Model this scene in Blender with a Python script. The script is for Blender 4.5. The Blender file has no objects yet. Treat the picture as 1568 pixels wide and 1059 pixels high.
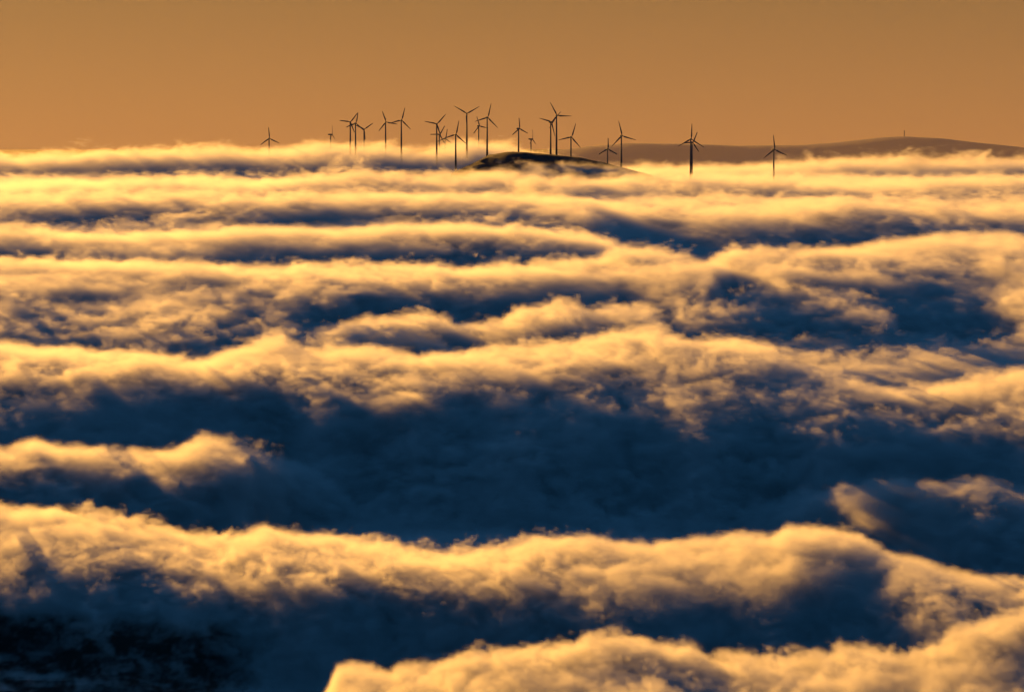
import bpy, math, numpy as np, time
from mathutils import Vector, Matrix
T0=time.time()
sc=bpy.context.scene
F=1568*100/36.0
HC=120.0
CX,CY=784.0,529.5
PITCH=math.atan((CY-215)/F)
def tandep(py): return math.tan(PITCH+math.atan((py-CY)/F))
def zbase(d):
    return np.interp(d,[0,640,760,950,1150,1400,2500,4000,5200,6300,7200,8200,30000],[0,0,-9,-9,0,0,10,34,41,42,46,20,-40])
def solve_d(py,A):
    t=tandep(py)
    ds=np.geomspace(420,7600,6000)
    v=(HC-zbase(ds)-A)/ds-t
    s=np.where(v<=0)[0]
    return float(min(ds[s[0]],6950.)) if len(s) else 6900.0

# ---------- numpy noise
def vnoise(x,y,seed):
    xi=np.floor(x).astype(np.int64); yi=np.floor(y).astype(np.int64)
    fx=x-xi; fy=y-yi
    fx=fx*fx*fx*(fx*(fx*6-15)+10); fy=fy*fy*fy*(fy*(fy*6-15)+10)
    def hsh(a,b):
        n=(a*374761393+b*668265263+seed*1442695041)&0xffffffff
        n=((n^(n>>13))*1274126177)&0xffffffff
        n=n^(n>>16)
        return (n&0xffff)/65535.0*2-1
    a=hsh(xi,yi);b=hsh(xi+1,yi);c=hsh(xi,yi+1);d=hsh(xi+1,yi+1)
    return (a*(1-fx)+b*fx)*(1-fy)+(c*(1-fx)+d*fx)*fy
def fbm(x,y,seed,o=4,g=0.5):
    r=0;a=1;t=0
    for i in range(o):
        r=r+a*vnoise(x,y,seed+i*17); t+=a; a*=g; x=x*2.03+5.1; y=y*2.03+1.7
    return r/t
def sm01(t):
    t=np.clip(t,0,1); return t*t*(3-2*t)

# ---------- wave crests: (px,py,height m), lit-top depth, back width, front run
RIDGES=[
 ([( -200,1200,0),(470,1120,4),(520,1025,15),(600,1030,17),(640,1010,20),(720,1000,22),(830,990,24),(920,980,25),(1050,985,25),(1200,995,24),(1300,988,24),(1400,1000,24),(1480,975,26),(1568,960,27),(1800,930,27)],120,.05,4.5),
 ([(-200,770,26),(0,775,26),(60,777,26),(150,790,26),(250,807,24),(330,826,22),(400,805,25),(430,815,24),(500,817,24),(600,830,22),(700,845,21),(770,843,22),(820,830,24),(860,832,24),(900,838,24),(1000,842,24),(1100,832,25),(1180,828,26),(1210,812,28),(1250,812,28),(1300,822,27),(1360,842,25),(1450,865,24),(1568,885,23),(1800,900,23)],
   [(0,80),(400,70),(650,60),(800,60),(1100,80),(1568,80)],.07,3.5),
 ([(300,900,0),(450,872,5),(600,885,8),(700,893,9),(850,907,10),(1000,905,10),(1200,928,11),(1300,940,9),(1450,955,0)],25,.05,5),
 ([(-200,700,24),(0,690,25),(50,672,28),(100,685,26),(180,686,25),(230,695,23),(300,672,26),(370,682,24),(410,695,18),(450,712,11),(520,740,3),(580,750,0)],22,.06,3.5),
 ([(1080,785,0),(1180,772,5),(1270,754,12),(1330,741,18),(1440,737,21),(1500,733,23),(1568,747,21),(1800,745,21)],14,.04,4.5),
 ([(-200,520,30),(0,520,30),(100,525,30),(200,530,30),(300,545,27),(370,525,30),(430,515,31),(480,540,28),(560,532,29),(640,545,28),(720,540,28),(800,530,30),(860,525,30),(900,520,31),(960,503,33),(1000,507,33),(1060,522,31),(1150,515,32),(1200,540,29),(1250,575,26),(1320,590,25),(1420,600,24),(1500,585,26),(1568,560,29),(1800,550,29)],
   [(0,90),(200,55),(330,50),(600,65),(900,105),(1100,115),(1250,65),(1400,50),(1568,70)],.08,4.5),
 ([(440,520,0),(500,503,9),(570,490,14),(640,487,14),(700,505,5),(760,500,5),(800,472,15),(860,465,16),(900,482,12),(930,467,14),(990,467,14),(1030,490,4),(1050,495,0)],26,.04,4.5),
 ([(1000,480,0),(1040,462,12),(1110,457,14),(1200,437,18),(1300,445,17),(1350,465,13),(1400,480,0)],28,.05,4.5),
 ([(-200,440,20),(0,440,20),(120,450,16),(250,445,18),(350,455,14),(450,462,12),(560,480,0)],60,.08,4.5),
 ([(-200,400,26),(0,400,26),(100,400,26),(200,396,27),(300,405,25),(400,411,24),(500,405,26),(600,400,27),(700,405,26),(800,400,27),(900,395,28),(960,376,33),(1010,380,33),(1080,397,30),(1120,375,33),(1200,385,32),(1300,370,34),(1400,360,36),(1450,350,38),(1500,346,39),(1568,360,36),(1800,365,36)],
   [(0,40),(500,40),(700,25),(1000,45),(1150,25),(1350,65),(1568,100)],.07,4.5),
 ([(-200,345,26),(0,345,26),(60,345,26),(150,355,24),(250,360,22),(350,350,24),(450,346,25),(520,350,24),(600,340,28),(700,338,29),(800,345,27),(860,355,24),(920,365,18),(980,370,0)],
   [(0,14),(250,20),(480,14),(700,10),(900,16)],.07,5),
 ([(-200,300,24),(0,300,24),(150,292,26),(300,290,26),(400,302,22),(500,296,24),(600,290,26),(700,296,25),(800,295,25),(900,302,24),(1000,306,22),(1100,300,24),(1200,300,24),(1300,296,24),(1568,305,22),(1800,305,22)],
   [(0,24),(70,12),(250,8),(420,20),(520,10),(800,10),(1000,22),(1568,12)],.05,6),
 ([(-200,278,20),(0,280,20),(200,272,22),(400,275,22),(500,266,26),(560,262,28),(640,266,26),(700,262,28),(760,256,32),(850,268,26),(1000,262,26),(1150,270,22),(1300,275,20),(1450,270,22),(1568,266,24),(1800,266,24)],
   [(0,12),(300,18),(500,8),(760,12),(900,20),(1200,10),(1568,16)],.03,6),
 ([(660,264,0),(720,251,30),(770,245,38),(830,247,36),(880,249,32),(930,252,28),(970,257,20),(1100,262,8),(1200,266,0)],6,.015,6),
 ([(-200,236,42),(0,235,44),(150,231,50),(300,224,62),(400,221,66),(480,213,79),(550,217,74),(650,226,60),(720,214,78),(780,219,70),(830,240,36),(930,256,13),(1050,252,18),(1200,246,28),(1300,241,35),(1568,241,35),(1800,241,35)],5,.1,6.5),
]
RD=[]
for pts,b,wb,rf in RIDGES:
    us=[(p[0]-CX)/F for p in pts]; As=[p[2] for p in pts]
    Ds=[solve_d(p[1],p[2]) for p in pts]
    Wp=[]
    for p,D in zip(pts,Ds):
        bb=b if not isinstance(b,list) else float(np.interp(p[0],[q[0] for q in b],[q[1] for q in b]))
        zc=float(zbase(D))+p[2]
        d=(HC-zc+.045*D)/(tandep(p[1]+bb)+.045)
        Wp.append(max(10.,D-d))
    RD.append((us,As,Ds,Wp,wb,rf))
def height(X,Y):
    U=X/Y; L=np.log(Y)
    tot=np.zeros_like(X)
    for k,(us,As,Ds,Wp,wb,rf) in enumerate(RD):
        uu=U+0.003*fbm(U*80,L*22,900+k,3)
        A=np.interp(uu,us,As); D=np.interp(uu,us,Ds); wp=np.interp(U,us,Wp)
        D=D*(1+0.008*fbm(U*40,L*0+k*3.1,50+k,3))
        A=A*(1+0.08*fbm(U*35,L*12+k*7.7,80+k,3))
        wp=wp*(1+.15*fbm(U*22,L*3+k*2.2,180+k,3))
        dd=D-Y
        run=np.abs(A)*rf+1
        s=sm01((dd-wp*.9)/run)
        front=(A-.045*np.minimum(dd,wp)**2/wp*np.sign(A))*(1-s)
        back=A*np.exp(-(dd/(D*wb))**2)
        c=np.where(dd>0,front,back)
        tot=np.maximum(tot,c)+0.2*np.minimum(np.maximum(tot,0),np.maximum(c,0))
    n=fbm(U*26,L*26,7,4,0.5)
    n2=1-2*np.abs(fbm(U*30+n*0.3,L*40,33,3,0.5))
    amp=Y*0.0045*np.interp(Y,[1000,4000],[1,.55])
    val=-45*sm01((U-.025+.01*fbm(U*30,L*10,71,3))/.035)*sm01((3850-Y)/480)*sm01((Y-2350)/350)
    val=val-38*sm01((U+.0125)/.006)*sm01((.036-U)/.006)*sm01((Y-5960)/80)*sm01((6500-Y)/80)
    return zbase(Y)+tot+val+amp*n*0.65+amp*(n2-0.5)*0.22
def fluff(X,Y):
    return .011+.017*sm01(.5+1.3*fbm(X/Y*14,np.log(Y)*18,402,3))

# ---------- materials
def newmat(name):
    m=bpy.data.materials.new(name); m.use_nodes=True; m.node_tree.nodes.clear(); return m
SS=115.0
mc=newmat("cloud_vapour"); nt=mc.node_tree
mc.cycles.volume_step_rate=6.0
o=nt.nodes.new("ShaderNodeOutputMaterial"); v=nt.nodes.new("ShaderNodeVolumeScatter")
a=nt.nodes.new("ShaderNodeAttribute"); a.attribute_name="density"
v.inputs["Color"].default_value=(1,1,1,1); v.inputs["Anisotropy"].default_value=0.42
nt.links.new(a.outputs["Fac"],v.inputs["Density"]); nt.links.new(v.outputs[0],o.inputs["Volume"])

def diffmat(name,c1,c2,scale,rough=0.9):
    m=newmat(name); nt=m.node_tree
    o=nt.nodes.new("ShaderNodeOutputMaterial"); b=nt.nodes.new("ShaderNodeBsdfPrincipled")
    n=nt.nodes.new("ShaderNodeTexNoise"); n.inputs["Scale"].default_value=scale; n.inputs["Detail"].default_value=6
    tc=nt.nodes.new("ShaderNodeTexCoord"); r=nt.nodes.new("ShaderNodeValToRGB")
    r.color_ramp.elements[0].position=.35; r.color_ramp.elements[1].position=.65
    r.color_ramp.elements[0].color=(*c1,1); r.color_ramp.elements[1].color=(*c2,1)
    nt.links.new(tc.outputs["Object"],n.inputs["Vector"]); nt.links.new(n.outputs["Fac"],r.inputs["Fac"])
    nt.links.new(r.outputs["Color"],b.inputs["Base Color"]); b.inputs["Roughness"].default_value=rough
    b.inputs["Specular IOR Level"].default_value=.05
    nt.links.new(b.outputs[0],o.inputs["Surface"]); return m
m_core=diffmat("dense_cloud",(.5,.5,.5),(.6,.6,.6),.01,1)
m_land_shade=diffmat("forest_land_and_shade",(.004,.006,.006),(.01,.013,.011),.02,1)  # valley ground colour, reused on the sheet that paints in shade
m_hill=diffmat("moorland",(.010,.012,.015),(.018,.02,.022),.03,1)
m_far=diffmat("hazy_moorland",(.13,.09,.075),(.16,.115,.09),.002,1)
m_paint=diffmat("turbine_paint",(.05,.05,.055),(.07,.07,.075),.5,.6)

def gridmesh(name,xs,ys,fn,mat):
    X,Y=np.meshgrid(xs,ys); Z=fn(X,Y)
    nx,ny=len(xs),len(ys)
    V=np.stack([X,Y,Z],-1).reshape(-1,3)
    i=np.arange(nx*ny).reshape(ny,nx)
    Fc=np.stack([i[:-1,:-1],i[:-1,1:],i[1:,1:],i[1:,:-1]],-1).reshape(-1,4)
    me=bpy.data.meshes.new(name); me.from_pydata(V.tolist(),[],Fc.tolist()); me.materials.append(mat)
    me.polygons.foreach_set("use_smooth",[True]*len(me.polygons))
    ob=bpy.data.objects.new(name,me); sc.collection.objects.link(ob); return ob

# ---------- cloud blocks via geometry nodes
def block(name,x0,x1,y0,y1,z0,z1,dx,dy,dz):
    nx=int((x1-x0)/dx)+1; ny=int((y1-y0)/dy)+1; nz=int((z1-z0)/dz)+1
    dx=(x1-x0)/(nx-1); dy=(y1-y0)/(ny-1)
    xs=np.linspace(x0,x1,nx); ys=np.linspace(y0,y1,ny)
    X,Y=np.meshgrid(xs,ys)
    Hh=height(X,Y); Fl=fluff(X,Y)
    me=bpy.data.meshes.new(name); me.vertices.add(nx*ny)
    co=np.stack([X,Y,Hh],-1).reshape(-1).astype(np.float32)
    me.vertices.foreach_set("co",co)
    at=me.attributes.new("h","FLOAT","POINT"); at.data.foreach_set("value",Hh.reshape(-1).astype(np.float32))
    at=me.attributes.new("fl","FLOAT","POINT"); at.data.foreach_set("value",Fl.reshape(-1).astype(np.float32))
    ob=bpy.data.objects.new(name,me); sc.collection.objects.link(ob)
    me.materials.append(mc)
    g=bpy.data.node_groups.new(name+"_gn","GeometryNodeTree")
    g.interface.new_socket("Geometry",in_out="INPUT",socket_type="NodeSocketGeometry")
    g.interface.new_socket("Geometry",in_out="OUTPUT",socket_type="NodeSocketGeometry")
    N=g.nodes.new; Lk=g.links.new
    gi=N("NodeGroupInput"); go=N("NodeGroupOutput")
    pos=N("GeometryNodeInputPosition"); sep=N("ShaderNodeSeparateXYZ"); Lk(pos.outputs[0],sep.inputs[0])
    def M(op,a,b=None,c=None):
        n=N("ShaderNodeMath"); n.operation=op
        for i,vv in enumerate((a,b,c)):
            if vv is None: continue
            if isinstance(vv,(int,float)): n.inputs[i].default_value=vv
            else: Lk(vv,n.inputs[i])
        return n.outputs[0]
    x,y,z=sep.outputs
    ix=M("ROUND",M("DIVIDE",M("SUBTRACT",x,x0),dx)); iy=M("ROUND",M("DIVIDE",M("SUBTRACT",y,y0),dy))
    idx=M("MULTIPLY_ADD",iy,float(nx),ix)
    def samp(an):
        si=N("GeometryNodeSampleIndex"); si.data_type="FLOAT"; si.domain="POINT"; si.clamp=True
        na=N("GeometryNodeInputNamedAttribute"); na.data_type="FLOAT"; na.inputs["Name"].default_value=an
        Lk(gi.outputs[0],si.inputs["Geometry"]); Lk(na.outputs["Attribute"],si.inputs["Value"]); Lk(idx,si.inputs["Index"])
        return si.outputs["Value"]
    h=samp("h"); fl=samp("fl")
    cv=N("ShaderNodeCombineXYZ")
    S=100.0
    Lk(M("MULTIPLY",M("DIVIDE",x,y),S*.9),cv.inputs[0]); Lk(M("MULTIPLY",M("LOGARITHM",y,math.e),S*.5),cv.inputs[1]); Lk(M("MULTIPLY",M("DIVIDE",z,y),S*1.5),cv.inputs[2])
    no=N("ShaderNodeTexNoise"); no.noise_dimensions="3D"; no.inputs["Scale"].default_value=1.0
    no.inputs["Detail"].default_value=5; no.inputs["Roughness"].default_value=.76; no.inputs["Distortion"].default_value=.9
    Lk(cv.outputs[0],no.inputs["Vector"])
    nf=M("MULTIPLY",M("SUBTRACT",no.outputs[0],.5),M("MULTIPLY",y,fl))
    dep=M("SUBTRACT",h,z)
    d=M("ADD",dep,nf)
    dd=M("DIVIDE",d,M("MULTIPLY",y,M("MULTIPLY_ADD",y,4e-7,.0047)))
    cl=N("ShaderNodeClamp"); Lk(dd,cl.inputs[0])
    den=M("MULTIPLY",cl.outputs[0],M("DIVIDE",SS,y))
    den=M("MULTIPLY",den,M("LESS_THAN",M("DIVIDE",dep,y),.022))
    vc=N("GeometryNodeVolumeCube")
    Lk(den,vc.inputs["Density"])
    vc.inputs["Min"].default_value=(x0,y0,z0); vc.inputs["Max"].default_value=(x1,y1,z1)
    vc.inputs["Resolution X"].default_value=nx; vc.inputs["Resolution Y"].default_value=ny; vc.inputs["Resolution Z"].default_value=nz
    sm=N("GeometryNodeSetMaterial"); sm.inputs["Material"].default_value=mc
    Lk(vc.outputs[0],sm.inputs[0]); Lk(sm.outputs[0],go.inputs[0])
    md=ob.modifiers.new("cloud_volume","NODES"); md.node_group=g
    st=3
    cr=gridmesh(name+"_core",xs[::st],ys[::st],lambda A,B:Hh[::st,::st]-.015*B,m_core)
    return ob,cr
sea=bpy.data.objects.new("cloud_sea",None); sc.collection.objects.link(sea)
for nm,args in [("near_bank",(-205,205,440,900,-20,38,.72,1.8,.6)),
                ("middle_bank",(-375,375,900,1700,-22,46,1.45,3.8,1.0)),
                ("outer_bank",(-710,710,1700,3400,-40,80,2.8,8.0,1.8)),
                ("horizon_bank",(-1600,1600,3400,7700,-20,140,5.5,16.0,2.2))]:
    for ob in block(nm,*args): ob.parent=sea

# ---------- ground, hills
gridmesh("valley_ground",np.linspace(-30000,30000,61),np.linspace(-3000,60000,64),lambda X,Y:-75+15*fbm(X/3000,Y/3000,5,3),m_land_shade)
# near-black slope added to paint in shade on the cloud face, lower left
def shade_surface(X,Y):
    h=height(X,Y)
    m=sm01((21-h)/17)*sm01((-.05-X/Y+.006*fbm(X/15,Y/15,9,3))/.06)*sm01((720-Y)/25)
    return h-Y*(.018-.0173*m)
gridmesh("shade_sheet",np.linspace(-200,0,165),np.linspace(440,740,200),shade_surface,m_land_shade)
def W(px,py,d):
    return ((px-CX)/F*d, d, HC-tandep(py)*d)
hx=[(px-CX)/F*6150 for px in (690,725,750,775,800,850,890,920,950,1000)]
hz=[HC-tandep(p)*6150 for p in (265,250,237,233,232.5,237,242,248,256,268)]
def hillf(X,Y):
    top=np.interp(X,hx,hz,left=30,right=20)
    return top*np.exp(-((Y-6150)/500.)**2)+1.5*fbm(X/25,Y/60,3,4)
gridmesh("wind_farm_hill",np.linspace(-500,500,160),np.linspace(5400,6900,60),hillf,m_hill)
fx=[(p-CX)/F*14000 for p in (780,900,960,1050,1130,1230,1290,1340,1380,1430,1500,1568,1700,1900)]
fz=[HC-tandep(p)*14000 for p in (240,224,219,220,223,222,217,211,209,211,219,226,236,245)]
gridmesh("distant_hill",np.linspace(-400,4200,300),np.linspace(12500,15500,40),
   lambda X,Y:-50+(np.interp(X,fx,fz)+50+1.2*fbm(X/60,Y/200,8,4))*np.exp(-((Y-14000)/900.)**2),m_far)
# thin evening haze in the air beyond the wind farm
mh=newmat("air_haze"); nt=mh.node_tree
o=nt.nodes.new("ShaderNodeOutputMaterial"); v=nt.nodes.new("ShaderNodeVolumeScatter")
v.inputs["Color"].default_value=(1,.83,.7,1); v.inputs["Anisotropy"].default_value=0.3; v.inputs["Density"].default_value=1.75e-5
nt.links.new(v.outputs[0],o.inputs["Volume"])
bpy.ops.mesh.primitive_cube_add(size=1,location=(0,9850,1400)); hb=bpy.context.object; hb.name="haze"; hb.scale=(16000,7500,3600)
hb.data.materials.append(mh)

# ---------- turbines
def turbine(px,py,d,rot,yaw=0.0,R=33.0,tall=100.0):
    hubx,_,hubz=W(px,py,d)
    root=bpy.data.objects.new("wind_turbine",None); sc.collection.objects.link(root)
    root.location=(hubx,d,hubz-tall); root.rotation_euler=(0,0,yaw)
    def add(name,V,Fc):
        me=bpy.data.meshes.new(name); me.from_pydata(V,[],Fc); me.materials.append(m_paint)
        for p in me.polygons: p.use_smooth=True
        ob=bpy.data.objects.new(name,me); sc.collection.objects.link(ob); ob.parent=root; return ob
    def loft(rings,axisfn,n=12):
        V=[];Fc=[]
        for r in rings:
            for k in range(n):
                V.append(axisfn(r,2*math.pi*k/n))
        for j in range(len(rings)-1):
            for k in range(n):
                Fc.append((j*n+k,j*n+(k+1)%n,(j+1)*n+(k+1)%n,(j+1)*n+k))
        Fc.append(tuple(range(n))[::-1]); Fc.append(tuple((len(rings)-1)*n+k for k in range(n)))
        return V,Fc
    V,Fc=loft([(0,2.5),(tall*.5,2.0),(tall-1.5,1.35)],lambda r,a:(r[1]*math.cos(a),r[1]*math.sin(a),r[0])); add("tower",V,Fc)
    V,Fc=loft([(-3.2,1.2,1.3),(-2.6,1.7,1.8),(3,1.9,2.0),(6.5,1.6,1.6),(7.2,.9,.9)],lambda r,a:(r[1]*math.cos(a),r[0],tall+r[2]*math.sin(a))); add("nacelle",V,Fc)
    V,Fc=loft([(-6.2,.3),(-5.8,1.0),(-4.8,1.6),(-3.3,1.7)],lambda r,a:(r[1]*math.cos(a),r[0],tall+r[1]*math.sin(a))); add("hub",V,Fc)
    for b in range(3):
        th=rot+b*2*math.pi/3
        dirv=Vector((math.sin(th),0,math.cos(th))); side=Vector((math.cos(th),0,-math.sin(th))); yy=Vector((0,1,0))
        rings=[(0.5,.8,.8,0),(3,.8,.8,0),(6.5,1.65,.45,.4),(14,1.3,.32,.3),(24,.85,.2,.1),(R-1,.45,.1,0),(R,.15,.05,0)]
        if R<26: rings=[(q[0]*R/33. if q[0]<R-2 else q[0],)+q[1:] for q in rings]
        def fn(r,a):
            p=Vector((0,-4.6,tall))+dirv*r[0]+side*(r[1]*math.cos(a)+r[3])+yy*(r[2]*math.sin(a))
            return tuple(p)
        V,Fc=loft(rings,fn,10); add("blade_%d"%(b+1),V,Fc)
r=math.radians
TB=[(413,212,7000,r(-5),.3,.85),(507,206,7400,r(0),1.3,.6),(537,187,6600,r(38),.2,.8),(545,189,6500,r(10),.4,.8),(558,198,7000,r(55),.2,.8),
(591,187,6700,r(-20),.3,.85),(615,184,6500,r(15),.25,.9),(669,190,6400,r(42),.2,.9),(673,206,6900,r(30),.3,.7),(682,212,7300,r(10),.3,.5),(698,206,6200,r(12),.2,.95),
(715,174,6400,r(61),0,1),(733,193,6900,r(-18),.5,.7),(746,180,6350,r(14),.4,1),(794,197,6400,r(-5),.6,.75),(813,213,7300,r(0),1.2,.6),
(843,187,6300,r(45),.5,1),(852,177,6250,r(-28),.2,1),(874,210,6200,r(18),.3,.95),(930,228,6400,r(0),.2,.75),(951,208,6100,r(-14),.3,1),
(1057,213,6000,r(2),.2,1),(1059,218,6500,r(25),.4,.8),(1184,229,6000,r(-6),.3,.95)]
for px,py,d,ro,ya,s in TB: turbine(px,py,d,ro,ya,33*s)
bpy.ops.mesh.primitive_cylinder_add(vertices=8,radius=2.5,depth=40,location=W(1383,206,14000)); t=bpy.context.object; t.name="radio_mast"; t.data.materials.append(m_paint)

# ---------- light
SE=math.radians(5.2); AZ=math.radians(-18)
sd=Vector((math.sin(AZ)*math.cos(SE),math.cos(AZ)*math.cos(SE),math.sin(SE)))
sl=bpy.data.lights.new("sun","SUN"); sl.energy=8.9; sl.angle=math.radians(.5); sl.color=(1,.45,.068)
so=bpy.data.objects.new("sun",sl); sc.collection.objects.link(so); so.rotation_euler=sd.to_track_quat('Z','Y').to_euler()
w=bpy.data.worlds.new("World"); sc.world=w; w.use_nodes=True; nt=w.node_tree; nt.nodes.clear()
wo=nt.nodes.new("ShaderNodeOutputWorld"); bg=nt.nodes.new("ShaderNodeBackground")
sky=nt.nodes.new("ShaderNodeTexSky"); sky.sky_type='NISHITA'; sky.sun_disc=False; sky.sun_elevation=SE; sky.sun_rotation=AZ
tc=nt.nodes.new("ShaderNodeTexCoord"); sp=nt.nodes.new("ShaderNodeSeparateXYZ")
nt.links.new(tc.outputs["Generated"],sp.inputs[0])
def ramp(cols):
    rp=nt.nodes.new("ShaderNodeValToRGB"); e=rp.color_ramp.elements
    e[0].position=cols[0][0]; e[0].color=(*cols[0][1],1); e[1].position=cols[-1][0]; e[1].color=(*cols[-1][1],1)
    for p,c in cols[1:-1]:
        q=e.new(p); q.color=(*c,1)
    return rp
r1=ramp([(0,(.34,.145,.05)),(.02,(.27,.127,.046)),(.05,(.165,.095,.037)),(.12,(.13,.13,.11)),(.3,(.022,.115,.27)),(1,(.016,.105,.26))])
r2=ramp([(0,(.07,.08,.12)),(.1,(.05,.10,.20)),(.3,(.022,.12,.28)),(1,(.016,.105,.26))])
nt.links.new(sp.outputs[2],r1.inputs[0]); nt.links.new(sp.outputs[2],r2.inputs[0])
mr=nt.nodes.new("ShaderNodeMapRange"); mr.inputs[1].default_value=.2; mr.inputs[2].default_value=.85
nt.links.new(sp.outputs[1],mr.inputs[0])
m0=nt.nodes.new("ShaderNodeMix"); m0.data_type='RGBA'
nt.links.new(mr.outputs[0],m0.inputs[0]); nt.links.new(r2.outputs[0],m0.inputs[6]); nt.links.new(r1.outputs[0],m0.inputs[7])
mx=nt.nodes.new("ShaderNodeMix"); mx.data_type='RGBA'; mx.blend_type='ADD'; mx.inputs[0].default_value=.001
nt.links.new(m0.outputs[2],mx.inputs[6]); nt.links.new(sky.outputs[0],mx.inputs[7])
nt.links.new(mx.outputs[2],bg.inputs[0]); bg.inputs[1].default_value=1.0
nt.links.new(bg.outputs[0],wo.inputs[0])

cam=bpy.data.cameras.new("camera"); co=bpy.data.objects.new("camera",cam); sc.collection.objects.link(co)
cam.lens=100; cam.sensor_width=36; cam.clip_end=100000; cam.clip_start=1
co.location=(0,0,HC); co.rotation_euler=(math.pi/2-PITCH,0,0)
sc.camera=co
sc.view_settings.view_transform='Standard'
print("done",time.time()-T0)
